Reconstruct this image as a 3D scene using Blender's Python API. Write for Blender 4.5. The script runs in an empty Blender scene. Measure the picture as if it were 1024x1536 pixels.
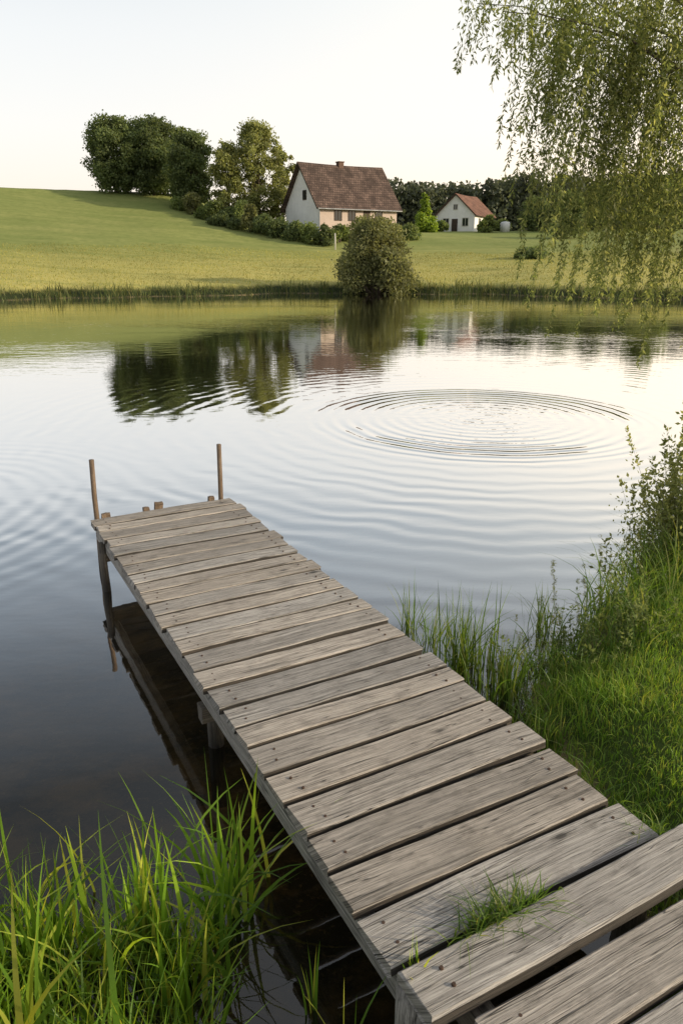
import bpy, math, random
import numpy as np
from mathutils import Vector
random.seed(5); rng=np.random.default_rng(7)
S=bpy.context.scene; COL=S.collection
S.view_settings.view_transform='Standard'; S.view_settings.look='None'; S.view_settings.exposure=0

# ------------------------------------------------------------------ helpers
def link(o): COL.objects.link(o); return o
def thing(name,label,cat,loc=(0,0,0),rz=0,group=None):
    o=bpy.data.objects.new(name,None); o.empty_display_size=.3
    o.location=loc; o.rotation_euler=(0,0,rz); o["label"]=label; o["category"]=cat
    if group: o["group"]=group
    return link(o)
def tag(o,label,cat,group=None,kind=None):
    o["label"]=label; o["category"]=cat
    if group:o["group"]=group
    if kind:o["kind"]=kind
    return o
def npmesh(name,verts,quads,mats,smooth=False,matidx=None,parent=None,uv=None):
    me=bpy.data.meshes.new(name)
    verts=np.asarray(verts,dtype=np.float32).reshape(-1,3); quads=np.asarray(quads,dtype=np.int32)
    k=quads.shape[1]; n=len(quads)
    me.vertices.add(len(verts)); me.vertices.foreach_set('co',verts.ravel())
    me.loops.add(n*k); me.loops.foreach_set('vertex_index',quads.ravel())
    me.polygons.add(n); me.polygons.foreach_set('loop_start',np.arange(0,n*k,k,dtype=np.int32))
    if matidx is not None: me.polygons.foreach_set('material_index',np.asarray(matidx,dtype=np.int32))
    me.polygons.foreach_set('use_smooth',np.full(n,smooth))
    me.update(calc_edges=True)
    for m in (mats if isinstance(mats,list) else [mats]): me.materials.append(m)
    o=link(bpy.data.objects.new(name,me))
    if parent: o.parent=parent
    return o
def pymesh(name,verts,faces,mats,parent=None,idx=None,smooth=False,uvs=None):
    me=bpy.data.meshes.new(name); me.from_pydata([tuple(v) for v in verts],[],faces)
    for m in (mats if isinstance(mats,list) else [mats]): me.materials.append(m)
    if idx:
        for p,i in zip(me.polygons,idx): p.material_index=i
    if smooth:
        for p in me.polygons: p.use_smooth=True
    if uvs is not None:
        l=me.uv_layers.new(name='UVMap')
        for lp in me.loops: l.data[lp.index].uv=uvs[lp.vertex_index]
    me.update(); o=link(bpy.data.objects.new(name,me))
    if parent:o.parent=parent
    return o
class MB:
    """accumulates verts/faces"""
    def __init__(s): s.v=[];s.f=[];s.m=[];s.uv=[]
    def box(s,o,ax,ay,az,sx,sy,sz,bev=.004,nx=1,jit=0,mat=0,uvo=(0,0),side=None):
        o=Vector(o);ax=Vector(ax);ay=Vector(ay);az=Vector(az)
        b=bev
        sec=[(b,0),(sy-b,0),(sy,b),(sy,sz-b),(sy-b,sz),(b,sz),(0,sz-b),(0,b)]
        base=len(s.v); xs=[i/nx for i in range(nx+1)]
        ph=random.random()*6; 
        for i,t in enumerate(xs):
            dz=jit*math.sin(ph+t*4)*.5+random.uniform(-jit,jit)*.3; dy=jit*math.sin(ph*2+t*5)*.6
            for (y,z) in sec:
                ex=random.uniform(-1,1)*jit*1.2 if i in (0,nx) else 0
                s.v.append(o+ax*(t*sx+ex)+ay*(y+dy)+az*(z+dz)); s.uv.append((t*sx+uvo[0],y+z*.9+uvo[1]))
        for i in range(nx):
            for j in range(8):
                a=base+i*8+j;c=base+i*8+(j+1)%8
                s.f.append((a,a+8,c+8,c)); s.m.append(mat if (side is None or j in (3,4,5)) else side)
        s.f.append(tuple(base+j for j in range(8))); s.m.append(mat)
        s.f.append(tuple(base+nx*8+j for j in reversed(range(8)))); s.m.append(mat)
    def tube(s,pts,rad,n=7,mat=0,cap=True):
        pts=[Vector(p) for p in pts]; base=len(s.v)
        for i,p in enumerate(pts):
            d=(pts[min(i+1,len(pts)-1)]-pts[max(i-1,0)]).normalized()
            u=d.cross(Vector((0.3,1,0.12))).normalized(); w=d.cross(u)
            for k in range(n):
                a=2*math.pi*k/n; r=rad[i]
                s.v.append(p+u*math.cos(a)*r+w*math.sin(a)*r); s.uv.append((i*.3,k*r))
        for i in range(len(pts)-1):
            for k in range(n):
                a=base+i*n+k;b=base+i*n+(k+1)%n
                s.f.append((a,b,b+n,a+n)); s.m.append(mat)
        if cap:
            s.f.append(tuple(base+k for k in reversed(range(n)))); s.m.append(mat)
            s.f.append(tuple(base+(len(pts)-1)*n+k for k in range(n))); s.m.append(mat)
    def quad(s,a,b,c,d,mat=0):
        n=len(s.v); s.v+= [Vector(a),Vector(b),Vector(c),Vector(d)]; s.uv+=[(0,0),(1,0),(1,1),(0,1)]
        s.f.append((n,n+1,n+2,n+3)); s.m.append(mat)
    def poly(s,pts,mat=0):
        n=len(s.v); s.v+=[Vector(p) for p in pts]; s.uv+=[(p[0],p[2]) for p in pts]
        s.f.append(tuple(range(n,n+len(pts)))); s.m.append(mat)
    def make(s,name,mats,parent=None,smooth=False):
        return pymesh(name,s.v,s.f,mats,parent,s.m,smooth,s.uv)

# ------------------------------------------------------------------ node helpers
def newmat(name):
    m=bpy.data.materials.new(name); m.use_nodes=True; m.node_tree.nodes.clear(); return m,m.node_tree
class NT:
    def __init__(s,t): s.t=t
    def n(s,ty,**k):
        x=s.t.nodes.new(ty)
        for a,b in k.items(): setattr(x,a,b)
        return x
    def put(s,sock,v):
        if isinstance(v,bpy.types.NodeSocket): s.t.links.new(v,sock)
        elif v is not None: sock.default_value=v
    def math(s,op,a,b=None,c=None,clamp=False):
        x=s.n('ShaderNodeMath',operation=op,use_clamp=clamp)
        for i,q in enumerate((a,b,c)):
            if q is not None: s.put(x.inputs[i],q)
        return x.outputs[0]
    def vmath(s,op,a,b=None,out=0):
        x=s.n('ShaderNodeVectorMath',operation=op)
        s.put(x.inputs[0],a)
        if b is not None: s.put(x.inputs[1],b)
        return x.outputs[out]
    def noise(s,vec,scale,detail=3,rough=.5,out=0,dist=0):
        x=s.n('ShaderNodeTexNoise'); s.put(x.inputs['Vector'],vec)
        x.inputs['Scale'].default_value=scale;x.inputs['Detail'].default_value=detail;x.inputs['Roughness'].default_value=rough
        x.inputs['Distortion'].default_value=dist
        return x.outputs[out]
    def ramp(s,f,stops,interp='LINEAR'):
        x=s.n('ShaderNodeValToRGB'); x.color_ramp.interpolation=interp
        e=x.color_ramp.elements
        while len(e)<len(stops): e.new(.5)
        for i,(p,c) in enumerate(stops):
            e[i].position=p; e[i].color=(c,c,c,1) if not hasattr(c,'__len__') else (*c,1)
        s.put(x.inputs[0],f); return x.outputs[0]
    def mix(s,f,a,b,blend='MIX'):
        x=s.n('ShaderNodeMix',data_type='RGBA',blend_type=blend)
        s.put(x.inputs[0],f)
        for k,q in ((6,a),(7,b)):
            if isinstance(q,tuple) and len(q)==3:q=(*q,1)
            s.put(x.inputs[k],q)
        return x.outputs[2]
    def maprange(s,v,a,b,c=0,d=1,smooth=True):
        x=s.n('ShaderNodeMapRange',interpolation_type='SMOOTHSTEP' if smooth else 'LINEAR')
        s.put(x.inputs[0],v)
        for i,q in enumerate((a,b,c,d)): x.inputs[i+1].default_value=q
        return x.outputs[0]
    def scale(s,v,sc):
        return s.vmath('MULTIPLY',v,sc)
    def out(s,sh):
        o=s.n('ShaderNodeOutputMaterial'); s.t.links.new(sh,o.inputs[0])
    def principled(s,col,rough=.8,normal=None,spec=.3):
        p=s.n('ShaderNodeBsdfPrincipled'); 
        if isinstance(col,tuple) and len(col)==3: col=(*col,1)
        s.put(p.inputs['Base Color'],col); s.put(p.inputs['Roughness'],rough)
        p.inputs['Specular IOR Level'].default_value=spec
        if normal is not None: s.put(p.inputs['Normal'],normal)
        return p.outputs[0]
    def bump(s,h,dist=.01,strength=1):
        b=s.n('ShaderNodeBump'); s.put(b.inputs['Height'],h); b.inputs['Distance'].default_value=dist; b.inputs['Strength'].default_value=strength
        return b.outputs[0]

def leafmat(name,cols,trans=.35,nscale=.5,rough=.55,tint=(1.5,1.35,.5)):
    m,t=newmat(name); N=NT(t)
    g=N.n('ShaderNodeNewGeometry'); r=g.outputs['Random Per Island']
    c=N.ramp(r,[(i/(len(cols)-1),q) for i,q in enumerate(cols)])
    nz=N.noise(g.outputs['Position'],nscale,2)
    k=N.ramp(nz,[(.3,.62),(.7,1.3)])
    c=N.mix(1.0,c,k,'MULTIPLY')
    p=N.principled(c,rough,spec=.25)
    tr=N.n('ShaderNodeBsdfTranslucent'); N.put(tr.inputs[0],N.mix(1.0,c,tint,'MULTIPLY'))
    mx=N.n('ShaderNodeMixShader'); mx.inputs[0].default_value=trans
    t.links.new(p,mx.inputs[1]);t.links.new(tr.outputs[0],mx.inputs[2]); N.out(mx.outputs[0]); return m
def simplemat(name,col,rough=.8,var=.3,scale=3,spec=.3,bumpd=.01):
    m,t=newmat(name);N=NT(t); tc=N.n('ShaderNodeTexCoord').outputs['Object']
    nz=N.noise(tc,scale,5,.6); k=N.ramp(nz,[(.3,1-var),(.7,1+var)])
    c=N.mix(1.0,col,k,'MULTIPLY'); N.out(N.principled(c,rough,N.bump(nz,bumpd),spec)); return m

# ------------------------------------------------------------------ terrain
ctrl=[(1.2,2.45),(1.16,2.9),(1.14,3.3),(1.12,3.75),(1.42,4.35),(1.9,5.0),(2.55,5.9),(3.6,6.9),(6,8.5),(9,10.6),(12.5,14),(17,22),(23,32),(27,40),(24,47),(15.6,53),(8,56.5),(0,58),(-10,54.5),(-21,48.5),(-34,43),(-48,36),(-58,24),(-50,9),(-30,3),(-14,1.4),(-6,1.3),(-2.5,1.85),(-1.2,1.95),(-.6,1.85),(-.15,1.6),(.35,1.75),(.85,2.1)]
def catmull(P,k=7):
    P=np.array(P,float); out=[];n=len(P)
    for i in range(n):
        a,b,c,d=P[i-1],P[i],P[(i+1)%n],P[(i+2)%n]
        for t in np.arange(k)/k:
            out.append(.5*((2*b)+(-a+c)*t+(2*a-5*b+4*c-d)*t*t+(-a+3*b-3*c+d)*t**3))
    return np.array(out)
POND=catmull(ctrl)
def sdf(x,y):
    x=np.atleast_1d(np.asarray(x,float)).ravel(); y=np.atleast_1d(np.asarray(y,float)).ravel()
    d=np.full(len(x),1e18); ins=np.zeros(len(x),bool); n=len(POND)
    for i in range(n):
        ax,ay=POND[i];bx,by=POND[(i+1)%n]; ex,ey=bx-ax,by-ay
        wx,wy=x-ax,y-ay; t=np.clip((wx*ex+wy*ey)/(ex*ex+ey*ey+1e-12),0,1)
        dx=wx-ex*t;dy=wy-ey*t; d=np.minimum(d,dx*dx+dy*dy)
        c=((ay<=y)&(by>y))|((by<=y)&(ay>y))
        if abs(ey)>1e-9: ins^= c&(x<ax+(y-ay)/ey*ex)
    d=np.sqrt(d); return np.where(ins,-d,d)
def ss(a,b,x): t=np.clip((x-a)/(b-a),0,1); return t*t*(3-2*t)
def shore_wob(x,y,fy): return .06*np.sin(x*5.1+y*2)*np.exp(-(x*x+y*y)/200)+fy*(.7*np.sin(x*.45)+.35*np.sin(x*1.3+y*.3)+.45*np.sin(x*.83+2))
def ground(x,y):
    x=np.atleast_1d(np.asarray(x,float)).ravel(); y=np.atleast_1d(np.asarray(y,float)).ravel()
    s0=sdf(x,y); fy=ss(20,42,y)
    s=s0+shore_wob(x,y,fy)*(1-ss(3,14,s0))
    sp=np.maximum(s,0)
    zin=-np.minimum(1.1,.02+.24*np.maximum(-s,0))
    near=.24*ss(0,.6,sp)+.012*np.minimum(sp,30)
    near+= .02*np.sin(x*3.3)*np.sin(y*2.7)*ss(0,.5,sp)
    az=x/np.maximum(y,5)
    wl=1-ss(-.24,.02,az)
    dl=np.minimum(sp,64)
    left=.07*dl+.00155*dl*dl; left=left-.02*np.maximum(sp-64,0)
    left=np.maximum(left,6)*(sp>64)+left*(sp<=64)
    right=.088*np.minimum(sp,64)+.03*np.clip(sp-64,0,90)
    far=.55*ss(0,1.8,sp)+wl*left+(1-wl)*right
    far+=1.5*np.exp(-(((x+1)/16)**2+((y-102)/12)**2))
    far+=ss(2,12,sp)*(1-ss(35,60,sp))*(.07*np.sin(x*.21+1)*np.sin(y*.17)+.03*np.sin(x*.9+y*.5))
    out=near*(1-fy)+far*fy
    return np.where(s<0,zin,out)
def gz(x,y): return float(ground(x,y)[0])
def graded(fine0,fine1,step,lo,hi,g=1.045,mx=1.0,cut=150):
    a=list(np.arange(fine0,fine1+1e-6,step)); s=step; v=a[-1]
    while v<hi:
        s=min(s*g,mx) if v<cut else s*1.2
        v+=s; a.append(v)
    s=step; v=a[0]; b=[]
    while v>lo:
        s=min(s*g,mx) if v>-cut else s*1.2
        v-=s; b.append(v)
    return np.array(b[::-1]+a)
gx=graded(-2.5,4.5,.08,-3000,3000,1.06,1.1); gy=graded(.4,7.5,.08,-400,4000,1.05,.8)
X,Y=np.meshgrid(gx,gy); Z=ground(X,Y)
V=np.stack([X.ravel(),Y.ravel(),Z],1); nx=len(gx);ny=len(gy)
I=(np.arange(ny-1)[:,None]*nx+np.arange(nx-1)[None,:]).ravel()
Q=np.stack([I,I+1,I+nx+1,I+nx],1)
m,t=newmat('ground_mat');N=NT(t); g=N.n('ShaderNodeNewGeometry'); pos=g.outputs['Position']
sx=N.n('ShaderNodeSeparateXYZ'); t.links.new(pos,sx.inputs[0]); px,py,pz=sx.outputs
n1=N.noise(pos,.07,4,.55); n2=N.noise(pos,1.3,5,.65); n3=N.noise(N.scale(pos,(.25,1.4,1)),.5,4,.6); n4=N.noise(N.scale(pos,(.06,.45,1)),1.,4,.6)
grass=N.mix(N.ramp(n1,[(.35,0.),(.65,1.)]),(.175,.215,.06),(.25,.27,.085))
grass=N.mix(N.ramp(n3,[(.35,0.),(.7,.6)]),grass,(.30,.295,.105))
grass=N.mix(N.ramp(n2,[(.3,.5),(.62,0.)]),grass,(.10,.135,.033))
grass=N.mix(N.ramp(n4,[(.42,0.),(.6,.5)]),grass,(.15,.185,.05))
yb=N.maprange(pz,1.2,4.2,1,0); yf=N.maprange(py,30,44)
dry=N.math('MULTIPLY',N.math('MULTIPLY',yb,yf),N.ramp(n3,[(.3,.3),(.55,.8)]))
grass=N.mix(dry,grass,(.46,.40,.13))
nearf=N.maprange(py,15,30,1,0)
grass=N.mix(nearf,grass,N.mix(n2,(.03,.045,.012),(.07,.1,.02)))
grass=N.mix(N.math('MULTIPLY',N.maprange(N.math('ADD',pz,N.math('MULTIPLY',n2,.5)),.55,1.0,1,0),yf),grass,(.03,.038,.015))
mud=N.mix(N.ramp(N.noise(pos,2.2,6,.7),[(.42,0.),(.62,1.)]),(.04,.036,.022),(.24,.185,.10))
mud=N.mix(N.ramp(N.noise(pos,22,4,.7),[(.56,0.),(.66,.6)]),mud,(.28,.22,.13))
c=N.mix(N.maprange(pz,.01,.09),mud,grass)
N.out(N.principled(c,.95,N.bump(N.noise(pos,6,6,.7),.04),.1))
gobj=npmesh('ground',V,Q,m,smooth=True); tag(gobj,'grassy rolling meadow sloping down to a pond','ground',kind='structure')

# ------------------------------------------------------------------ water
m,t=newmat('pond_water');N=NT(t); g=N.n('ShaderNodeNewGeometry'); pos=g.outputs['Position']
sx=N.n('ShaderNodeSeparateXYZ'); t.links.new(pos,sx.inputs[0]); px,py,pz=sx.outputs
def ring(cx,cy,k,stops,rmax,ph=0,wob=.0):
    r=N.vmath('LENGTH',N.vmath('SUBTRACT',pos,(cx,cy,0)),out=1)
    if wob: r=N.math('ADD',r,N.math('MULTIPLY',N.noise(pos,1.1,1),wob))
    a=N.ramp(N.math('DIVIDE',r,rmax),stops)
    return N.math('MULTIPLY',N.math('SINE',N.math('MULTIPLY_ADD',r,k,ph)),a)
h1=ring(2.4,12.5,2*math.pi/.235,[(0,.4),(.3,.35),(.5,.6),(.66,.9),(.84,1.),(.93,.6),(1,0.)],3.15,0,.14)
h2=ring(2.4,12.5,2*math.pi/.36,[(0,0.),(.2,0.),(.3,.8),(.45,.7),(.8,.7),(1,0.)],9.5,1,.45)
h3=ring(-5.2,7.6,2*math.pi/.24,[(0,1.),(.4,.9),(.75,.5),(1,0.)],3.8,0,.2)
h=N.math('MULTIPLY',h1,.0033)
pm=N.ramp(N.noise(pos,.35,2),[(.35,.5),(.65,1.2)])
pm=N.math('MULTIPLY',pm,N.maprange(py,12.5,19,1,.35))
h=N.math('ADD',h,N.math('MULTIPLY',N.math('MULTIPLY',h2,pm),.0016))
h=N.math('ADD',h,N.math('MULTIPLY',h3,.0010))
rc=N.vmath('LENGTH',N.vmath('SUBTRACT',pos,(2.4,12.5,0)),out=1)
h=N.math('ADD',h,N.math('MULTIPLY',N.math('MULTIPLY',N.noise(pos,6,2,.5),N.maprange(rc,.3,2.4,1,0)),.009))
farm=N.maprange(py,9,26)
patch=N.ramp(N.noise(N.scale(pos,(.35,1,1)),.22,2),[(.42,.12),(.68,1.)])
nz=N.noise(N.scale(pos,(.6,1.3,1)),2.4,3,.55)
amp=N.math('MULTIPLY_ADD',N.math('MULTIPLY',farm,patch),.009,.0014)
h=N.math('ADD',h,N.math('MULTIPLY',nz,amp))
b=N.bump(h,1.0); 
c=N.vmath('DOT_PRODUCT',b,g.outputs['Incoming'],out=1)
F=N.ramp(c,[(0,1.),(.1,.92),(.17,.87),(.34,.72),(.42,.54),(.50,.28),(.60,.08),(1,.025)])
gl=N.n('ShaderNodeBsdfGlossy'); gl.inputs['Roughness'].default_value=.025; gl.inputs['Color'].default_value=(.99,.985,.98,1); t.links.new(b,gl.inputs['Normal'])
tr=N.n('ShaderNodeBsdfTransparent'); tr.inputs[0].default_value=(.58,.51,.36,1)
df=N.n('ShaderNodeBsdfDiffuse'); df.inputs[0].default_value=(.018,.018,.012,1)
m1=N.n('ShaderNodeMixShader'); m1.inputs[0].default_value=.33; t.links.new(tr.outputs[0],m1.inputs[1]);t.links.new(df.outputs[0],m1.inputs[2])
m2=N.n('ShaderNodeMixShader'); t.links.new(F,m2.inputs[0]);t.links.new(m1.outputs[0],m2.inputs[1]);t.links.new(gl.outputs[0],m2.inputs[2])
N.out(m2.outputs[0])
w=pymesh('pond_water',[(-75,.3,0),(45,.3,0),(45,70,0),(-75,70,0)],[(0,1,2,3)],m); tag(w,'calm pond water with circular ripples','water',kind='structure')

# ------------------------------------------------------------------ blades
def blades(name,pos,h,w,lean,mat,seg=4,parent=None,ldir=None):
    n=len(pos); pos=np.asarray(pos,float); h=np.broadcast_to(h,n);w=np.broadcast_to(w,n);lean=np.broadcast_to(lean,n)
    a=rng.uniform(0,2*np.pi,n) if ldir is None else ldir
    f=rng.uniform(0,np.pi,n)
    d=np.stack([np.cos(a),np.sin(a),np.zeros(n)],1)
    rows=[]
    tw=rng.uniform(-.8,.8,n)
    for i in range(seg+1):
        t=i/seg; c=pos+d*(lean*h*t**2)[:,None]; c[:,2]+=h*(t-.42*np.clip(lean,0,1.4)*t**3)
        ww=w*(.75+.5*min(t*3,1)*.5)*(1-t**2.2)+w*.02
        ff=f+tw*t; sd=np.stack([np.cos(ff),np.sin(ff),np.zeros(n)],1)
        rows.append(c-sd*ww[:,None]*.5); rows.append(c+sd*ww[:,None]*.5)
    V=np.stack(rows,1).reshape(-1,3); k=2*(seg+1); b=np.arange(n)*k
    Q=np.concatenate([np.stack([b+2*i,b+2*i+1,b+2*i+3,b+2*i+2],1) for i in range(seg)])
    return npmesh(name,V,Q,mat,smooth=True,parent=parent)
G_near=leafmat('reed_leaf',[(.075,.145,.022),(.13,.24,.03),(.19,.33,.035),(.30,.42,.05),(.45,.45,.08)],.52,2.5,.38)
G_bankt=leafmat('bank_grass_leaf',[(.06,.12,.022),(.10,.185,.034),(.145,.235,.048),(.24,.26,.09)],.45,1.5,.45)
G_lawn=leafmat('lawn_blade',[(.085,.17,.025),(.13,.24,.035),(.20,.31,.05),(.30,.32,.09)],.45,1.1)
G_bank=leafmat('bank_reed',[(.035,.06,.018),(.055,.085,.022),(.10,.125,.035),(.21,.19,.075)],.3,.6)
G_mead=leafmat('meadow_blade',[(.18,.21,.05),(.26,.275,.075),(.36,.33,.10),(.46,.40,.14)],.35,.12)
def scatter(n,x0,x1,y0,y1,smin,smax,zmin=-.25):
    x=rng.uniform(x0,x1,n);y=rng.uniform(y0,y1,n); s=sdf(x,y)+shore_wob(x,y,ss(20,42,y)); k=(s>smin)&(s<smax); x,y=x[k],y[k]
    z=np.maximum(ground(x,y),zmin); return np.stack([x,y,z],1)
def offdock(p,m=.04):
    u=(p[:,0]-.1625)*.8791+(p[:,1]-1.739)*.4766; return p[~((u>-.02)&(u<1.24+m))]
p=scatter(110000,1.0,5.2,1.5,7.6,.0,9); p=p[p[:,0]<p[:,1]*.5+.9]; p=offdock(p)
nz_=.8+.45*np.sin(p[:,0]*4.1+1+np.sin(p[:,1]*2))*np.sin(p[:,1]*3.7)+.25*np.sin(p[:,0]*9)*np.sin(p[:,1]*11)
o=blades('lawn_grass',p,rng.uniform(.04,.15,len(p))*np.maximum(nz_,.35),rng.uniform(.003,.007,len(p)),rng.uniform(.1,1,len(p)),G_lawn,3)
tag(o,'short bright green lawn grass on the pond bank','grass',kind='stuff')
p=scatter(8000,1.0,4.6,3.6,7.8,-.12,.5); k=rng.uniform(0,1,len(p))<ss(3.9,5.0,p[:,1])*.75+.06; p=p[k]
p2=offdock(scatter(3000,.9,1.7,2.3,4.6,-.16,.16)); p2=p2[rng.uniform(0,1,len(p2))<.35+.5*np.sin(p2[:,1]*9)]
h=np.concatenate([rng.uniform(.2,.72,len(p))*(.5+.5*ss(4.0,5.4,p[:,1])),rng.uniform(.1,.3,len(p2))]); p=np.concatenate([p,p2])
o=blades('tall_bank_grass',p,h,rng.uniform(.005,.011,len(p)),rng.uniform(.2,1.25,len(p)),G_bankt,5)
tag(o,'tall arching green grass along the pond edge','grass',kind='stuff')
def clump(cx,cy,r,n,h0,h1,w0,w1,name,label,l0=.05,l1=.7,grp=None,mt=None):
    a=rng.uniform(0,2*np.pi,n);q=r*np.abs(rng.normal(0,.5,n)); x=cx+q*np.cos(a);y=cy+q*np.sin(a)
    z=ground(x,y); 
    o=blades(name,np.stack([x,y,z],1),rng.uniform(h0,h1,n)-np.minimum(z,0),rng.uniform(w0,w1,n),l0+(l1-l0)*rng.uniform(0,1,n)**1.8,mt or G_near,7)
    return tag(o,label,'reeds',grp)
RG='reed clumps growing in the shallow water'
for (cx,cy,r,n,h0,h1) in [(.80,4.35,.28,170,.25,.66),(1.02,4.0,.22,110,.2,.5),(.50,4.95,.14,40,.2,.52),(.62,4.72,.2,40,.15,.42),(1.45,4.9,.25,45,.15,.45),(1.15,3.5,.18,60,.12,.32)]:
    clump(cx,cy,r,n,h0,h1,.006,.012,'reed_clump','clump of slender green reeds standing in shallow water beside the dock',.02,.6,RG,G_bankt)
for (cx,cy,r,n,h0,h1) in [(-.46,2.38,.17,60,.3,.78),(-.76,2.22,.28,75,.25,.64),(-1.15,2.12,.35,105,.25,.64),(-1.6,2.1,.4,105,.3,.7),(-.58,2.0,.2,50,.2,.5)]:
    clump(cx,cy,r,n,h0,h1,.011,.027,'reed_clump','dense clump of broad bright green reed blades at the shore',.05,.9,RG)
clump(-1.0,1.62,.28,30,.55,.95,.016,.030,'reed_clump','tall broad yellow green reed blades at the shore',.1,.9,RG)
clump(-.1,1.98,.06,8,.15,.40,.008,.015,'reed_clump','few bright green blades in water beside the dock',.02,.5,RG)
clump(.03,1.66,.06,8,.3,.6,.009,.015,'reed_clump','few green blades beside the dock post',.02,.4,RG)
p=scatter(2800,-2.6,-.42,1.2,2.3,-.4,1.2)
o=blades('shore_grass',p,rng.uniform(.15,.45,len(p)),rng.uniform(.005,.014,len(p)),rng.uniform(.1,.9,len(p)),G_near,5)
tag(o,'thick green waterside grass','grass',kind='stuff')
p=scatter(90000,-50,26,38,62,-.7,1.2); vv=.5+.5*np.sin(p[:,0]*1.3+np.sin(p[:,0]*.37)*3)*np.sin(p[:,0]*.41+1); dd=.5+.5*np.sin(p[:,0]*2.9+1.5*np.sin(p[:,0]*.8))
k=(rng.uniform(0,1,len(p))<.4+.6*dd*vv+.15); p=p[k];vv=vv[k]
o=blades('bank_fringe_grass',p,rng.uniform(.25,.75,len(p))*(.6+1.0*vv),rng.uniform(.03,.055,len(p)),rng.uniform(.1,.7,len(p)),G_bank,2); tag(o,'dark fringe of reeds along the pond edge','grass',kind='stuff')
p=scatter(75000,-46,34,46,84,.9,28)
o=blades('meadow_grass',p,rng.uniform(.08,.22,len(p))*(.5+.9*(rng.uniform(0,1,len(p))**3)),rng.uniform(.03,.05,len(p)),rng.uniform(.3,.9,len(p)),G_mead,2); tag(o,'long dry yellow green meadow grass','grass',kind='stuff')

# ------------------------------------------------------------------ wood
def woodmat(name,c1,c2,c3):
    m,t=newmat(name);N=NT(t); uv=N.n('ShaderNodeTexCoord').outputs['UV']; g=N.n('ShaderNodeNewGeometry'); r=g.outputs['Random Per Island']
    v2=N.vmath('ADD',uv,N.scale(N.noise(N.scale(uv,(1.6,4,1)),1.,2,out=1),(.0,.03,0)))
    fine=N.noise(N.scale(v2,(5.,210,1)),1.,6,.78); mid=N.noise(N.scale(v2,(1.0,65,1)),1.,4,.6)
    blot=N.noise(N.scale(uv,(7,12,1)),1.,5,.7); blot2=N.noise(N.scale(uv,(1.5,3,1)),1.,3,.5)
    c=N.mix(N.ramp(mid,[(.38,.1),(.62,.95)]),c1,c2); c=N.mix(N.ramp(blot,[(.5,0.),(.7,.65)]),c,c3)
    c=N.mix(N.ramp(blot2,[(.4,0.),(.65,.45)]),c,c1)
    c=N.mix(1.,c,N.ramp(fine,[(.38,.30),(.48,.95),(.60,1.28)]),'MULTIPLY')
    crack=N.ramp(N.noise(N.scale(v2,(.7,24,1)),1.3,2,.5),[(.488,1.),(.5,.06),(.511,1.)])
    c=N.mix(N.ramp(blot2,[(.42,1.),(.62,.3)]),c,N.mix(1.,c,crack,'MULTIPLY'))
    vo=N.n('ShaderNodeTexVoronoi'); N.put(vo.inputs['Vector'],N.scale(uv,(2.2,5.5,1))); vo.inputs['Scale'].default_value=1
    kn=N.ramp(vo.outputs['Distance'],[(0,.12),(.05,.22),(.075,.65),(.13,1.)]); c=N.mix(1.,c,kn,'MULTIPLY')
    c=N.mix(1.,c,N.ramp(r,[(0,.74),(1,1.2)]),'MULTIPLY')
    c=N.mix(N.math('FRACT',N.math('MULTIPLY',r,7.3)),c,N.mix(1.,c,(1.06,.99,.91),'MULTIPLY'))
    pz=N.n('ShaderNodeSeparateXYZ'); t.links.new(g.outputs['Position'],pz.inputs[0])
    wet=N.maprange(pz.outputs[2],.0,.25,.35,1); c=N.mix(1.,c,wet,'MULTIPLY')
    hh=N.math('ADD',N.math('MULTIPLY',fine,.6),N.math('MULTIPLY',crack,.6))
    N.out(N.principled(c,.62,N.bump(hh,.008),.4)); return m
W1=woodmat('weathered_wood',(.215,.202,.186),(.42,.395,.363),(.12,.108,.096))
W2=woodmat('damp_wood',(.09,.075,.06),(.15,.13,.10),(.05,.04,.03))
WE=woodmat('board_gap_shade_wood',(.045,.038,.032),(.08,.07,.06),(.025,.021,.018))  # near-black board sides: shade of the gaps painted into the wood colour
m,t=newmat('nail_metal');N=NT(t);tc=N.n('ShaderNodeTexCoord').outputs['Object'];N.out(N.principled(N.mix(N.noise(tc,60),(.03,.02,.015),(.09,.05,.03)),.6)); NAIL=m
ZD=.5
Np=Vector((.1625,1.739,0)); D=Vector((-.4766,.8791,0)); R=Vector((.8791,.4766,0)); UP=Vector((0,0,1))
dock=thing('wooden_dock','weathered grey wooden plank dock reaching into the pond','dock',(0,0,0))
mb=MB(); L=4.787; n=25; ws=[random.uniform(.88,1.12) for _ in range(n)]; ws[0]=1.2; ws[1]=1.1; tot=sum(ws); d0=0; Wd=1.24
for i in range(n):
    pit=L*ws[i]/tot
    wv=pit-random.uniform(.020,.031); off=random.uniform(-.013,.013); ln=1.205+.045*i/n+random.uniform(-.014,.014)
    yaw=random.uniform(-.008,.008); ax=(R*math.cos(yaw)+D*math.sin(yaw)); ay=D
    th=.045; o=Np+D*(d0+.004)+R*off+UP*(ZD-th+random.uniform(-.004,.004)); d0+=pit
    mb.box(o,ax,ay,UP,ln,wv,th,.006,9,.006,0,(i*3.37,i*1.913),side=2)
    for e in (.09,ln-.1):
        for q in (.28,.72):
            c=o+ax*(e+random.uniform(-.02,.02))+ay*(wv*q+random.uniform(-.01,.01))+UP*(th+.0005)
            mb.tube([c-UP*.003,c+UP*.0025],[.0075,.006],8,1)
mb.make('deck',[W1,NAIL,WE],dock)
def beam(o,ax,ay,l,w,h,name='beam',mat=W2):
    b=MB(); b.box(o,ax,ay,UP,l,w,h,.006,8,.004,0,(random.random()*9,random.random()*9)); return b.make(name,[mat],dock)
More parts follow.
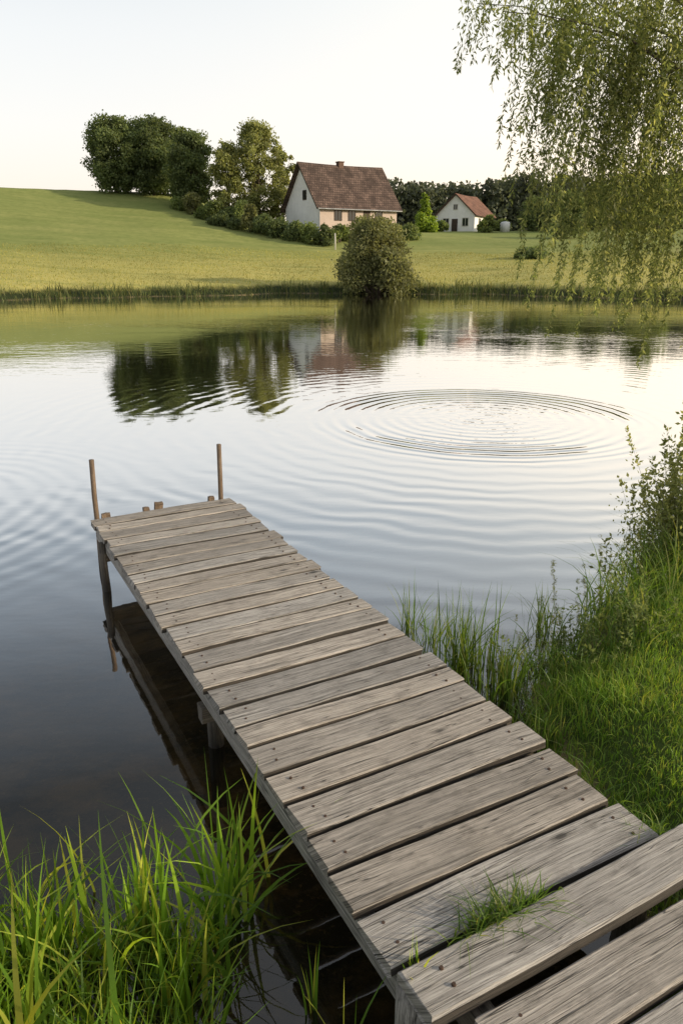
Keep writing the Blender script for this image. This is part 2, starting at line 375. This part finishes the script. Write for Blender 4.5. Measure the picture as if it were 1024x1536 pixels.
beam(Np+R*.02+UP*(ZD-.175)-D*.0,D,R,L-.05,.06,.126,mat=W1); beam(Np+R*(Wd-.13)+UP*(ZD-.175)-D*.1,D,R,L+.05,.06,.126)
beam(Np+R*.0+UP*(ZD-.28)+D*(L-.35),R,D,1.20,.08,.1); beam(Np+UP*(ZD-.28)+D*1.9,R,D,1.20,.08,.1)
def post(p,z0,z1,r0,r1,lean=(0,0),mat=W2):
    b=MB(); k=7; pts=[];rr=[]
    for i in range(k):
        t=i/(k-1); pts.append((p[0]+lean[0]*t+random.uniform(-.004,.004),p[1]+lean[1]*t+random.uniform(-.004,.004),z0+(z1-z0)*t)); rr.append(r0+(r1-r0)*t)
    b.tube(pts,rr,9); return b.make('post',[mat],dock,smooth=True)
A=Np+D*L
W3=woodmat('brown_post_wood',(.13,.09,.06),(.22,.155,.10),(.07,.05,.035))
post(A+R*.03+D*.035,-.9,1.0,.024,.021,(.03,.01),W3); post(A+R*1.14+D*.04,-.9,1.0,.026,.021,(.03,.02),W3)
post(A+R*.01-D*.42,-.9,.42,.035,.03,(-.02,0)); post(A+R*1.15-D*.4,-.9,.42,.04,.035)
post(Np+R*.1+D*2.0,-.9,.33,.045,.045); post(Np+R*1.08+D*2.0,-.9,.33,.045,.045)
post(Np+R*.045-D*.055,-.3,.47,.065,.055,mat=W1); post(Np+R*1.08-D*.02,-.3,.43,.06,.055)
for s,hh in ((.1,.0),(.45,.0),(.56,.03),(1.05,.01)):
    cl=MB(); c=A+R*s+D*.03+UP*(ZD-.05); cl.box(c,R,D,UP,.05+.02*random.random(),.045,hh+.06,.008,2,.006); cl.make('edge_block',[W3],dock)
land=thing('wooden_landing','weathered thick planks laid loosely where the dock meets the shore','walkway')
mb=MB()
spec=[(.040,.180,.03,-.005,1.30,.06,.008),(.250,.205,.0,.12,1.6,.05,0),(.472,.205,-.01,.1,1.7,.05,0),(.695,.2,0,.1,1.7,.05,0),(.915,.2,0,.1,1.7,.05,0),(1.135,.2,0,.1,1.7,.05,0)]
for i,(d0,wv,dz,off,ln,th,yaw) in enumerate(spec):
    ax=R*math.cos(yaw)+D*math.sin(yaw); ay=D*math.cos(yaw)-R*math.sin(yaw)
    o=Np-D*(d0+wv)+R*off+UP*(ZD-th+dz)
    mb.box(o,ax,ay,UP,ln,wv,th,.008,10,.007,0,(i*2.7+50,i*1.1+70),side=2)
    for e in (.12,):
        for q in (.35,.7):
            c=o+ax*e+ay*(wv*q)+UP*(th+.001); mb.tube([c-UP*.004,c+UP*.003],[.008,.006],8,1)
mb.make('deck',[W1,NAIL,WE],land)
b=MB(); b.box(Np-D*1.5+R*.15+UP*(ZD-.17),D,R,UP,1.40,.08,.11,.006,6,.004); b.make('beam',[W2],land)
b=MB(); b.box(Np-D*1.5+R*1.25+UP*(ZD-.17),D,R,UP,1.4,.08,.11,.006,6,.004); b.make('beam',[W2],land)
c=Np-D*.02+R*.42; n=460; q=rng.normal(0,.085,n); e=rng.uniform(-.03,.03,n)
pp=np.stack([c.x+R.x*q+D.x*e,c.y+R.y*q+D.y*e,np.full(n,.45)],1)
o=blades('grass_tuft',pp,rng.uniform(.07,.18,n),rng.uniform(.004,.008,n),rng.uniform(.2,1.2,n),G_bankt,4); tag(o,'small green grass tuft sprouting between dock planks','grass tuft')
c=Np-D*.03+R*.06; n=12
pp=np.stack([c.x+rng.uniform(-.03,.03,n),c.y+rng.uniform(-.03,.03,n),np.full(n,.35)],1)
o=blades('grass_tuft',pp,rng.uniform(.18,.32,n),rng.uniform(.009,.016,n),rng.uniform(.0,.35,n),G_near,4); tag(o,'few yellow green blades poking up beside plank end','grass tuft')
c=Np+D*.02+R*1.19; n=160; q=rng.normal(0,.05,n); e=rng.normal(0,.05,n)
pp=np.stack([c.x+q,c.y+e,np.full(n,.42)],1)
o=blades('grass_tuft',pp,rng.uniform(.08,.15,n),rng.uniform(.003,.005,n),rng.uniform(.3,1.2,n),G_bankt,4); tag(o,'dry grey green tuft at the plank ends','grass tuft')

# ------------------------------------------------------------------ trees
BARK=simplemat('bark',(.10,.08,.06),.9,.4,8)
def leaves(P,size,elong=1.6,outw=None,droop=0):
    n=len(P); s=size*rng.uniform(.6,1.35,n)
    a=rng.normal(0,1,(n,3)); 
    if outw is not None: a=a+outw*.8
    if droop: a[:,2]-=droop
    a/=np.linalg.norm(a,axis=1)[:,None]
    b=np.cross(a,rng.normal(0,1,(n,3))); b/=np.linalg.norm(b,axis=1)[:,None]+1e-9
    l=a*(s*elong*.5)[:,None]; w=b*(s*.5)[:,None]
    V=np.stack([P-l,P+w,P+l,P-w],1).reshape(-1,3); Q=np.arange(n*4).reshape(-1,4); return V,Q
def crownpts(lumps,n,lo=.55,fz=.05):
    lumps=np.array(lumps,float); vol=(lumps[:,3]*lumps[:,4]*lumps[:,5])**.7; pr=vol/vol.sum()
    k=rng.choice(len(lumps),n,p=pr); d=rng.normal(0,1,(n,3)); d/=np.linalg.norm(d,axis=1)[:,None]
    r=lo+(1.08-lo)*rng.uniform(0,1,n)**.6; fuzz=rng.normal(0,fz,n)
    P=lumps[k,:3]+d*lumps[k,3:6]*(r+fuzz)[:,None]; return P,d
def mklumps(w,h,z0,nl,rs=.3,seed=0,shape='round'):
    r=np.random.default_rng(seed); out=[]
    for i in range(nl):
        a=r.uniform(0,2*np.pi); t=(i+r.uniform(0,1))/nl
        prof={'round':math.sin(math.pi*min(1,.14+.78*t))**.55,'cone':(1-t)*.9+.1,'tall':math.sin(math.pi*(.22+.66*t))**.8,'bush':math.sqrt(max(0,1-t*t*.95))}[shape]
        q=(w/2)*(1-rs*.7)*prof*r.uniform(.05,1)**.5
        s=rs*w/2*r.uniform(.55,1.35)*(1.0 if shape!='cone' else prof+.3)
        out.append((q*math.cos(a),q*math.sin(a),z0+(h-z0-s*.8)*t+s*.3,s,s,s*.8))
    return out
def tree(x,y,top,w,mat,label,nleaf,size,z0f=.12,nl=34,rs=.34,shape='round',seed=1,group=None,kindname='tree',base=None,elong=1.5,lo=.35,fz=.13):
    z=gz(x,y)-.05; h=top-z; T=thing(kindname,label,'tree',(x,y,z),0,group)
    lumps=mklumps(w,h,h*z0f,nl,rs,seed,shape)
    mb=MB(); r=random.Random(seed); tr=h*.018
    mb.tube([(0,0,-.2),(r.uniform(-.1,.1),r.uniform(-.1,.1),h*.25),(r.uniform(-.3,.3),r.uniform(-.3,.3),h*.55),(0,0,h*.85)],[tr*1.4,tr,tr*.6,tr*.15],8)
    for L_ in lumps[::3]:
        zz=max(h*.12,min(h*.6,L_[2]*.55)); mb.tube([(0,0,zz),(L_[0]*.5,L_[1]*.5,(zz+L_[2])*.52),(L_[0],L_[1],L_[2])],[tr*.4,tr*.2,tr*.05],5)
    mb.make('trunk',[BARK],T,True)
    P,d=crownpts(lumps,nleaf,lo,fz); V,Q=leaves(P,size,elong,d); npmesh('crown',V,Q,mat,parent=T); return T
def shrub(x,y,w,h,mat,label,nleaf,size,seed=1,group=None,name='shrub',shape='bush',elong=1.5,nl=22,rs=.38,fz=.1):
    z=gz(x,y)-.05; lumps=mklumps(w,h,h*.05,nl,rs,seed,shape); P,d=crownpts(lumps,nleaf,.4,fz); P[:,2]=np.maximum(P[:,2],.02)
    V,Q=leaves(P,size,elong,d); mb=MB(); r=random.Random(seed)
    for L_ in lumps[::2]: mb.tube([(L_[0]*.1,L_[1]*.1,-.1),(L_[0]*.6,L_[1]*.6,L_[2]*.6),(L_[0],L_[1],L_[2])],[.05,.035,.01],4)
    nv=len(V); V=np.concatenate([V,np.array([tuple(q) for q in mb.v])]); fq=[[i+nv for i in f] for f in mb.f if len(f)==4]
    Q=np.concatenate([Q,np.array(fq)]); idx=np.concatenate([np.zeros(nv//4,int),np.ones(len(fq),int)])
    o=npmesh(name,V,Q,[mat,BARK],matidx=idx); o.location=(x,y,z); return tag(o,label,'shrub',group)
SOFT=(1.3,1.25,.8)
F_dark=leafmat('foliage_dark',[(.095,.13,.055),(.14,.18,.075),(.19,.225,.09)],.5,.35,tint=SOFT)
F_mid=leafmat('foliage_mid',[(.11,.15,.052),(.165,.21,.07),(.23,.265,.095)],.5,.35,tint=SOFT)
F_ol=leafmat('foliage_olive',[(.18,.205,.075),(.26,.28,.10),(.35,.35,.14)],.5,.4,tint=SOFT)
F_lite=leafmat('foliage_light',[(.14,.22,.03),(.22,.32,.05),(.31,.4,.09)],.45,.5)
F_grey=leafmat('foliage_grey',[(.15,.165,.065),(.20,.21,.09),(.27,.27,.125)],.5,.5,tint=SOFT)
F_far=leafmat('foliage_distant',[(.085,.095,.065),(.10,.115,.075),(.12,.135,.085)],.35,.1,tint=SOFT)
F_wil=leafmat('foliage_willow',[(.12,.15,.05),(.19,.22,.08),(.28,.30,.115),(.40,.39,.17)],.58,1.0,tint=(1.35,1.35,.8))
grp='trees clustered on the hill crest'
tree(-31.8,114,20.6,8.4,F_dark,'broad dense dark green tree on the hill crest',27000,.22,.03,130,.26,'round',11,grp,fz=.16)
tree(-26.6,115,20.8,8.2,F_dark,'broad dense green tree on the hill crest',27000,.22,.03,130,.26,'round',12,grp,fz=.16)
tree(-22.6,117,19.9,5,F_mid,'narrow green tree standing behind a denser one',9000,.24,.03,60,.28,'round',15,grp)
tree(-20.0,109,18.0,7.0,F_dark,'very dark rounded tree with trunk on the slope',22000,.21,.10,110,.26,'round',13,grp,fz=.16)
tree(-10.8,106,19.0,8.4,F_ol,'airy olive green tree beside the farmhouse',19000,.20,.03,150,.16,'tall',21,fz=.4)
tree(-14.6,104,16.3,5.4,F_ol,'slender airy tree beside the farmhouse',11000,.20,.02,100,.2,'tall',22,fz=.4)
tree(-8.0,109,16.4,4.6,F_ol,'slender airy tree behind the farmhouse gable',7000,.22,.03,60,.2,'tall',23,fz=.3)
HG='shrubs along the field edge'
for i,(x,y,w_,h_,mt) in enumerate([(-19.2,104,3.4,2.6,F_grey),(-21.5,106,3,1.5,F_mid),(-17.2,101,2.8,1.6,F_mid),(-15.8,100,3.2,2.4,F_mid),(-13.9,98,3,1.9,F_dark),(-12.2,98,3,2.8,F_mid),(-10.8,94.5,2.6,3.0,F_grey),(-9.2,94,3.2,2.1,F_dark),(-7.3,92.5,3.6,2.0,F_dark),(-5.4,91.5,3.2,2.0,F_dark),(-3.5,90,3.2,2.1,F_mid),(-1.8,89,2.6,2.2,F_dark),(-.2,91,2.8,1.9,F_mid),(-15.0,97,3.4,1.2,F_dark),(-12.8,95.5,3,1.2,F_dark),(2.2,92.5,3.4,2.6,F_ol),(8,95,3,1.8,F_mid),(4.6,95,3.0,1.9,F_mid),(6.4,96.5,2.6,1.4,F_dark)]):
    shrub(x,y,w_,h_,mt,{F_grey:'grey green rounded shrub at the field edge',F_mid:'green shrub at the field edge',F_dark:'low dark green hedge shrub',F_ol:'olive shrub near the house'}[mt],2600,.18,40+i,HG)
shrub(2.5,57.4,5.9,5.2,F_grey,'large rounded grey green willow bush on the pond edge',30000,.115,60,None,'willow_bush','bush',2.2,120,.25,.2)
tree(12.2,118,2.6+.0745*118,3.8,F_lite,'small bright green tree between the two houses',5000,.22,.03,40,.34,'cone',31)
for i,(x,y,w_,h_,mt,lb) in enumerate([(21.3,116,3.2,2.4,F_mid,'green rounded shrub beside the small house'),(15,121,3,1.5,F_mid,'low green shrub beside the small house'),(24.5,122,3,1.6,F_dark,'dark shrub near the small house'),(18.2,76,3.4,.9,F_dark,'low dark shrub in the meadow'),(29,118,6,4.6,F_dark,'tall dark green thicket shrub'),(33,115,6,5.2,F_mid,'tall green thicket shrub'),(38,118,7,6,F_dark,'tall dark thicket shrub'),(44,112,8,7,F_mid,'tall green thicket shrub'),(28,100,5,3,F_dark,'dark shrub at the meadow edge')]):
    shrub(x,y,w_,h_,mt,lb,6000 if h_>3 else 2600,.22,80+i,'shrubs around the small house')
# distant wood
lum=[]
for i in range(330):
    x=rng.uniform(4,120); y=rng.uniform(208,224); z=gz(x,y); top=2.6+y*(.081+.002*math.sin(x*.17)+.001*math.sin(x*.5)) +rng.uniform(-.4,.7)+(1.5 if x>45 else 0); h=top-z; w_=rng.uniform(3.5,7)
    cone=rng.uniform()<.5
    for j in range(6):
        t=j/5; q=(1-t)*.8+.2 if cone else math.sin(math.pi*(.25+.6*t))**.6
        lum.append((x+rng.uniform(-.3,.3)*w_*q,y+rng.uniform(-.3,.3)*w_*q,z+.3+(h-.9)*t,w_*.42*q+.3,w_*.42*q+.3,h*.13+.3))
P,d=crownpts(lum,75000,.4,.15); V,Q=leaves(P,.85,1.3,d); o=npmesh('distant_wood',V,Q,F_far); tag(o,'distant dark mixed forest edge','forest',kind='stuff')

# ------------------------------------------------------------------ strands (willow, near shrub)
def strands(name,starts,lens,leafl,leafw,spacing,mat,parent,up=False,sway=.25,stem=True,barkm=None,r0=.004,spread=0.):
    LV=[];SV=[];SQ=[];nb=0
    for s0,L_ in zip(starts,lens):
        k=max(6,int(L_/.2)); a=rng.uniform(0,2*np.pi); d=np.array([math.cos(a),math.sin(a),0])*sway*rng.uniform(.2,1)
        tt=np.linspace(0,1,k+1)[:,None]
        if up: C=s0+d*L_*tt**1.5+np.array([0,0,1])*L_*tt
        else: C=s0+d*L_*(1-(1-tt)**2.5)*.5+np.array([-.12,0,-1])*L_*tt**1.25
        C=C+np.cumsum(rng.normal(0,.016,(k+1,3)),0)
        m_=max(3,int(L_/spacing)); u=np.sort(rng.uniform(.03,1,m_)); f=u*k; i=np.minimum(f.astype(int),k-1); fr=(f-i)[:,None]
        P=C[i]*(1-fr)+C[i+1]*fr
        if spread:
            wv=spread*(.2+np.abs(np.sin(u*L_*4+a))**1.5*1.1)*(1.1-u); P=P+rng.normal(0,1,(m_,3))*wv[:,None]*np.array([1,1,.7])
        LV.append(P)
        if stem:
            r=(r0*(1-.75*np.linspace(0,1,k+1)))[:,None]
            for ax in ((1,0,0),(0,1,0)):
                o=np.array(ax)*r; vv=np.stack([C-o,C+o],1).reshape(-1,3); b=nb+2*np.arange(k); SV.append(vv); SQ.append(np.stack([b,b+1,b+3,b+2],1)); nb+=2*(k+1)
    P=np.concatenate(LV); n=len(P)
    a=rng.normal(0,1,(n,3)); a[:,2]=a[:,2]*.5+(.9 if up else -1.2); a/=np.linalg.norm(a,axis=1)[:,None]
    b=np.cross(a,rng.normal(0,1,(n,3))); b/=np.linalg.norm(b,axis=1)[:,None]
    s=rng.uniform(.6,1.3,n)[:,None]; l=a*leafl*s; w=b*leafw*.5*s
    V=np.stack([P,P+l*.45+w,P+l,P+l*.45-w],1).reshape(-1,3); Q=np.arange(n*4).reshape(-1,4)
    nv=len(V); idx=np.zeros(n,int)
    if stem:
        SV=np.concatenate(SV); SQ=np.concatenate(SQ)+nv; V=np.concatenate([V,SV]);Q=np.concatenate([Q,SQ]); idx=np.concatenate([idx,np.ones(len(SQ),int)])
    return npmesh(name,V,Q,[mat,barkm or BARK],matidx=idx,parent=parent)
# willow on the near bank
wx,wy=6.6,9.4; wz=gz(wx,wy)
TWIG=simplemat('willow_twig',(.14,.14,.06),.8,.2,8)
wil=thing('willow_tree','large weeping willow with long hanging branches over the pond','tree',(wx,wy,wz))
def loc(p): return (p[0]-wx,p[1]-wy,p[2]-wz)
mb=MB(); mb.tube([loc(q) for q in [(6.6,9.4,wz-.3),(6.55,9.35,wz+1.2),(6.4,9.2,wz+2.4),(6.3,9.1,wz+3.6),(6.3,9.2,wz+5.2)]],[.32,.26,.22,.15,.05],12)
starts=[];lens=[]
def botz(a):   # a = sideways reach (x/y); long curtains close to the trunk, short ones at the outer tips
    if a<.225: return 3.85
    if a<.275: return 3.75-(a-.225)*8
    if a<.31: return 3.3-(a-.275)*30
    return max(1.75,2.15-(a-.31)*4)
tips=[(1.25,8,4.8),(1.5,8.3,5.1),(1.4,7.7,4.7),(1.9,7.9,5.3),(2.1,8.5,5.6),(2.45,7.9,5.2),(2.3,8.6,5.8),(2.8,8.1,5.3),(3.0,8.7,5.7),(3.1,7.6,4.9),(3.4,8.3,5.4),(3.8,7.7,5.2),(2.8,9.6,6),(3.6,9.9,6.2),(4.8,8,5.2),(6.0,7.9,5.2),(7.6,8.2,5.2),(8.8,8.6,5.2),(9,10,5.4),(8,12,5.6),(6,12.6,5.8),(4.2,11.8,5.8),(2.75,8.3,4.6),(2.55,8.1,4.3),(3.0,8.0,4.2),(3.2,8.6,4.4),(3.5,8.2,4.0),(2.95,8.5,3.6),(3.3,8.1,3.4)]
for (tx,ty,tz) in tips:
    b=Vector((6.4,9.2,wz+random.uniform(1.9,3.3))); tp=Vector((tx,ty,tz)); ctl=b.lerp(tp,.45)+Vector((0,0,1.1+random.random()*.6)); pts=[]
    K=12
    for i in range(K+1):
        u=i/K; p=b*(1-u)**2+ctl*2*u*(1-u)+tp*u*u; p+=Vector((random.uniform(-.05,.05),random.uniform(-.05,.05),random.uniform(-.04,.04))); pts.append(p)
    mb.tube([loc(q) for q in pts],[.05*(1-i/K)**1.5+.003 for i in range(K+1)],6)
    inview= tx<4.2; far_tip= tx<2.2
    cnt=22 if far_tip else (10 if inview else 6)
    for j in range(cnt):
        u=random.uniform(.4,1.0)**(.45 if far_tip else .7); f=u*K; i=min(int(f),K-1); p=pts[i].lerp(pts[i+1],f-i)
        if j<4: p=pts[-1].lerp(pts[-2],j/3)
        q=np.array(p)+rng.normal(0,.05 if j<4 else .13,3); a=q[0]/q[1]
        bz=botz(a)+min(abs(rng.normal(0,.45)),1.2)+.3*math.sin(q[0]*9+q[1]*4)
        L_=max(.3,q[2]-bz)
        if rng.uniform()<.5: L_*=rng.uniform(.2,.8)
        starts.append(q-np.array([wx,wy,wz])); lens.append(L_)
mb.make('trunk',[BARK],wil,True)
strands('crown',starts,lens,.055,.0165,.0064,F_wil,wil,r0=.002,spread=.095,barkm=TWIG)
# near bank leafy shrub
st=[];ln=[]
for i in range(170):
    x=3.35+rng.normal(0,.26);y=6.4+rng.normal(0,.3); st.append(np.array([x,y,gz(x,y)])); ln.append(max(.3,rng.uniform(.5,1.4)*math.exp(-((x-3.4)/.8)**2)))
sh=strands('bank_shrub',st,ln,.045,.024,.0065,F_ol,None,True,.4,True,None,.003,.11); tag(sh,'leafy upright green shrub on the pond bank','shrub')
st=[];ln=[]
for i in range(75):
    x=1.9+rng.normal(0,.28);y=4.5+rng.normal(0,.22); st.append(np.array([x,y,gz(x,y)])); ln.append(rng.uniform(.12,.36))
sh=strands('bank_shrub',st,ln,.032,.013,.006,F_mid,None,True,.7,True,TWIG,.002,.025); tag(sh,'low green leafy weeds on the pond edge','shrub')

# ------------------------------------------------------------------ houses
def plaster(name,col):
    m,t=newmat(name);N=NT(t);tc=N.n('ShaderNodeTexCoord').outputs['Object']; nz=N.noise(tc,.8,5,.65)
    c=N.mix(N.ramp(nz,[(.35,0.),(.75,.4)]),col,tuple(q*.6 for q in col)); N.out(N.principled(c,.9,N.bump(N.noise(tc,6,4),.02),.2)); return m
def tiles(name,c1,c2,ang):
    m,t=newmat(name);N=NT(t);tc=N.n('ShaderNodeTexCoord').outputs['Object']
    br=N.n('ShaderNodeTexBrick'); N.put(br.inputs['Vector'],N.n('ShaderNodeTexCoord').outputs['UV']); br.inputs['Scale'].default_value=1
    br.inputs['Brick Width'].default_value=.3; br.inputs['Row Height'].default_value=.34; br.inputs['Mortar Size'].default_value=.03
    br.inputs['Color1'].default_value=(*c1,1);br.inputs['Color2'].default_value=(*c2,1);br.inputs['Mortar'].default_value=(*[q*.35 for q in c1],1)
    c=N.mix(N.ramp(N.noise(tc,.9,5,.7),[(.4,0.),(.6,.85)]),br.outputs[0],tuple(q*.4 for q in c1)); N.out(N.principled(c,.85,N.bump(br.outputs['Fac'],-.02),.2)); return m
GL,t=newmat('window_glass');N=NT(t);N.out(N.principled((.02,.025,.03),.08,spec=.6))
FR=simplemat('window_frame',(.55,.52,.46),.6,.1); FRD=simplemat('dark_timber',(.06,.042,.03),.8,.3)
def house(name,label,loc_,rz,L_,W_,hw,hr,wallm,roofm,over=.45):
    H=thing(name,label,'house',loc_,rz); h2=W_/2
    b=MB(); e=-.8
    b.poly([(0,-h2,e),(0,-h2,hw),(0,0,hw+hr),(0,h2,hw),(0,h2,e)]); b.poly([(L_,h2,e),(L_,h2,hw),(L_,0,hw+hr),(L_,-h2,hw),(L_,-h2,e)])
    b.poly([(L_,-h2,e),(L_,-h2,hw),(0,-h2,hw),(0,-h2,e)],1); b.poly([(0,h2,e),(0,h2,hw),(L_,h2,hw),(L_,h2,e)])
    b.make('wall',wallm,H)
    r=MB(); sl=math.hypot(h2,hr); k=(sl+over)/sl; th=.16
    for sgn in (-1,1):
        nrm=Vector((0,sgn*hr,h2)).normalized()
        a0=Vector((-over,0,hw+hr+.03)); a1=Vector((L_+over,0,hw+hr+.03)); d=Vector((0,sgn*h2,-hr))*k
        nseg=10
        def P(u,v,o): 
            p=a0.lerp(a1,u)+d*v; p.z-= .10*math.sin(math.pi*u)*(1-.4*v); return p+nrm*o
        for i in range(nseg):
            for o,fl in ((th,0),(0,1)):
                q=[P(i/nseg,0,o),P((i+1)/nseg,0,o),P((i+1)/nseg,1,o),P(i/nseg,1,o)]
                n0=len(r.v); r.v+=q; r.uv+=[(L_*i/nseg,0),(L_*(i+1)/nseg,0),(L_*(i+1)/nseg,sl),(L_*i/nseg,sl)]; r.f.append((n0,n0+1,n0+2,n0+3) if sgn*(1 if not fl else -1)<0 else (n0+3,n0+2,n0+1,n0)); r.m.append(0)
            r.quad(P(i/nseg,1,0),P((i+1)/nseg,1,0),P((i+1)/nseg,1,th),P(i/nseg,1,th),1)
        for u in (0,1): r.quad(P(u,0,-.02),P(u,1,-.02),P(u,1,th),P(u,0,th),1)
    n0=12
    r.tube([(-over+.0+(L_+2*over)*i/n0,0,hw+hr+.12-.10*math.sin(math.pi*i/n0)) for i in range(n0+1)],[.11]*(n0+1),6,0)
    ro=r.make('roof',[roofm,FRD],H); return H,ro
def window(H,p,u,nrm,w,h,name='window',fm=None):
    p=Vector(p);u=Vector(u);nrm=Vector(nrm); e=bpy.data.objects.new(name,None); link(e); e.parent=H
    b=MB(); f=.09
    for (a,c,ww,hh) in ((-w/2-f,-f,w+2*f,f),(-w/2-f,h,w+2*f,f),(-w/2-f,0,f,h),(w/2,0,f,h),(-.03,0,.06,h)):
        b.box(p+u*a+UP*c-nrm*.02,u,nrm,UP,ww,.07,hh,.004)
    b.make('frame',[fm or FR],e); g=MB(); g.box(p-u*(w/2)-nrm*.05,u,nrm,UP,w,.07,h,.003); g.make('pane',[GL],e)
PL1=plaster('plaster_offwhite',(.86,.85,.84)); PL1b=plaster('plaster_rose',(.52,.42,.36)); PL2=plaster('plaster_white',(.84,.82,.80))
RT1=tiles('roof_brown',(.11,.075,.06),(.18,.122,.098),0); RT2=tiles('roof_terracotta',(.25,.125,.085),(.18,.10,.075),0)
th=math.radians(32); hx,hy=-4.9,100.0
hz=6.25
H,ro=house('farmhouse','white plastered farmhouse with steep brown tiled roof',(hx,hy,hz),th,11.4,8.6,2.15,4.95,[PL1,PL1b],RT1,.6)
c=MB(); c.box((5.2,-.35,6.3),(1,0,0),(0,1,0),UP,.7,.7,1.25,.02); c.box((5.12,-.43,7.55),(1,0,0),(0,1,0),UP,.86,.86,.12,.02); c.make('chimney',[simplemat('chimney_brick',(.13,.08,.06),.9,.3)],ro)
window(H,(0,-.7,3.05),(0,1,0),(-1,0,0),.75,.95,fm=FRD)
for xx in (2.6,4.6,8.6): window(H,(xx,-4.3,.6),(1,0,0),(0,-1,0),.9,1.05,fm=FRD)
d=MB(); d.box((6.3,-4.33,-.1),(1,0,0),(0,1,0),UP,1.0,.06,1.85,.01); d.make('door',[FRD],H)
s=MB(); s.tube([(-.06,-4.38,2.0),(-.06,-4.38,-.4)],[.06,.06],6); s.tube([(-.06,-4.38,2.0),(-.3,-4.75,1.82),(-.5,-4.8,1.8),(11.9,-4.8,1.8)],[.06,.06,.07,.07],6); s.make('gutter',[simplemat('zinc',(.3,.3,.3),.5)],H)
ph=math.radians(60); h2x,h2y=17.6,124
h2z=gz(h2x,h2y)-.1
H2,ro2=house('cottage','small white cottage with terracotta tiled roof',(h2x,h2y,h2z),ph,8.5,6.4,2.5,2.9,[PL2,PL2],RT2,.4)
window(H2,(0,1.5,.9),(0,1,0),(-1,0,0),.9,1.1); window(H2,(0,-1.7,.9),(0,1,0),(-1,0,0),.9,1.1); window(H2,(0,0,3.3),(0,1,0),(-1,0,0),.6,.7)
window(H2,(2.2,-3.2,.9),(1,0,0),(0,-1,0),.9,1.1); window(H2,(5.6,-3.2,.9),(1,0,0),(0,-1,0),.9,1.1)
d=MB(); d.box((-.04,-.45,-.1),(0,1,0),(-1,0,0),UP,.95,.06,2.05,.01); d.make('door',[FRD],H2)
WH=simplemat('white_paint',(.6,.6,.58),.5,.08)
def tank(x,y,r,h):
    z=gz(x,y); b=MB(); b.tube([(0,0,-.1),(0,0,h*.85),(0,0,h*.95),(0,0,h)],[r,r,r*.8,r*.2],16); o=b.make('storage_tank',[WH],None,True); o.location=(x,y,z); tag(o,'small white round tank near the cottage','tank')
tank(24.0,117,.7,1.4)
def pole(x,y,h,r,lb):
    b=MB(); b.tube([(0,0,-.3),(.02,0,h*.5),(0,0,h)],[r,r,r*.8],8); o=b.make('fence_post',[FR],None,True); o.location=(x,y,gz(x,y)); tag(o,lb,'post')
pole(-.7,86,1.7,.08,'pale wooden post standing in the meadow')

# ------------------------------------------------------------------ light + world
sun_az=math.radians(98); sun_el=math.radians(18)
sd=Vector((math.sin(sun_az)*math.cos(sun_el),math.cos(sun_az)*math.cos(sun_el),math.sin(sun_el)))
Ld=bpy.data.lights.new('sun','SUN'); Ld.energy=4.8; Ld.angle=math.radians(1.0); Ld.color=(1,.85,.62)
lo=link(bpy.data.objects.new('sun',Ld)); lo.rotation_euler=(-sd).to_track_quat('-Z','Y').to_euler()
wd=bpy.data.worlds.new('World'); S.world=wd; wd.use_nodes=True; t=wd.node_tree; t.nodes.clear(); N=NT(t)
sky=N.n('ShaderNodeTexSky',sky_type='NISHITA'); sky.sun_disc=False; sky.sun_elevation=sun_el; sky.sun_rotation=sun_az; sky.dust_density=4; sky.air_density=1
b1=N.n('ShaderNodeBackground'); t.links.new(sky.outputs[0],b1.inputs[0]); b1.inputs[1].default_value=.05
dirv=N.n('ShaderNodeTexCoord').outputs['Generated']; sp=N.n('ShaderNodeSeparateXYZ'); t.links.new(dirv,sp.inputs[0]); dx,dy,dz=sp.outputs
c=N.ramp(dz,[(0,(.93,.80,.68)),(.06,(.95,.85,.75)),(.14,(.90,.86,.81)),(.27,(.80,.81,.80)),(.36,(.50,.55,.59)),(.5,(.45,.495,.54)),(.75,(.66,.68,.71)),(1,(.80,.81,.83))])
glow=N.vmath('DOT_PRODUCT',dirv,(math.sin(.6),math.cos(.6),.06),out=1)
gf=N.math('POWER',N.math('MAXIMUM',glow,0),8); 
c=N.mix(1.,c,N.mix(gf,(1,1,1),(1.5,1.34,1.12)),'MULTIPLY')
lf=N.math('MULTIPLY',N.maprange(dx,-.5,.1,.7,0),N.maprange(dz,.22,.5)); c=N.mix(lf,c,(.11,.12,.125))
b2=N.n('ShaderNodeBackground'); t.links.new(c,b2.inputs[0]); b2.inputs[1].default_value=1.0
ad=N.n('ShaderNodeAddShader'); t.links.new(b1.outputs[0],ad.inputs[0]);t.links.new(b2.outputs[0],ad.inputs[1])
ow=N.n('ShaderNodeOutputWorld'); t.links.new(ad.outputs[0],ow.inputs[0])

# ------------------------------------------------------------------ camera
cd=bpy.data.cameras.new('camera'); cam=link(bpy.data.objects.new('camera',cd)); cam.location=(0,0,2.6); cam.rotation_euler=(math.radians(90-18.94),0,0)
cd.sensor_fit='VERTICAL'; cd.sensor_height=36; cd.sensor_width=24; cd.lens=26.16; cd.clip_start=.05; cd.clip_end=9000
S.camera=cam
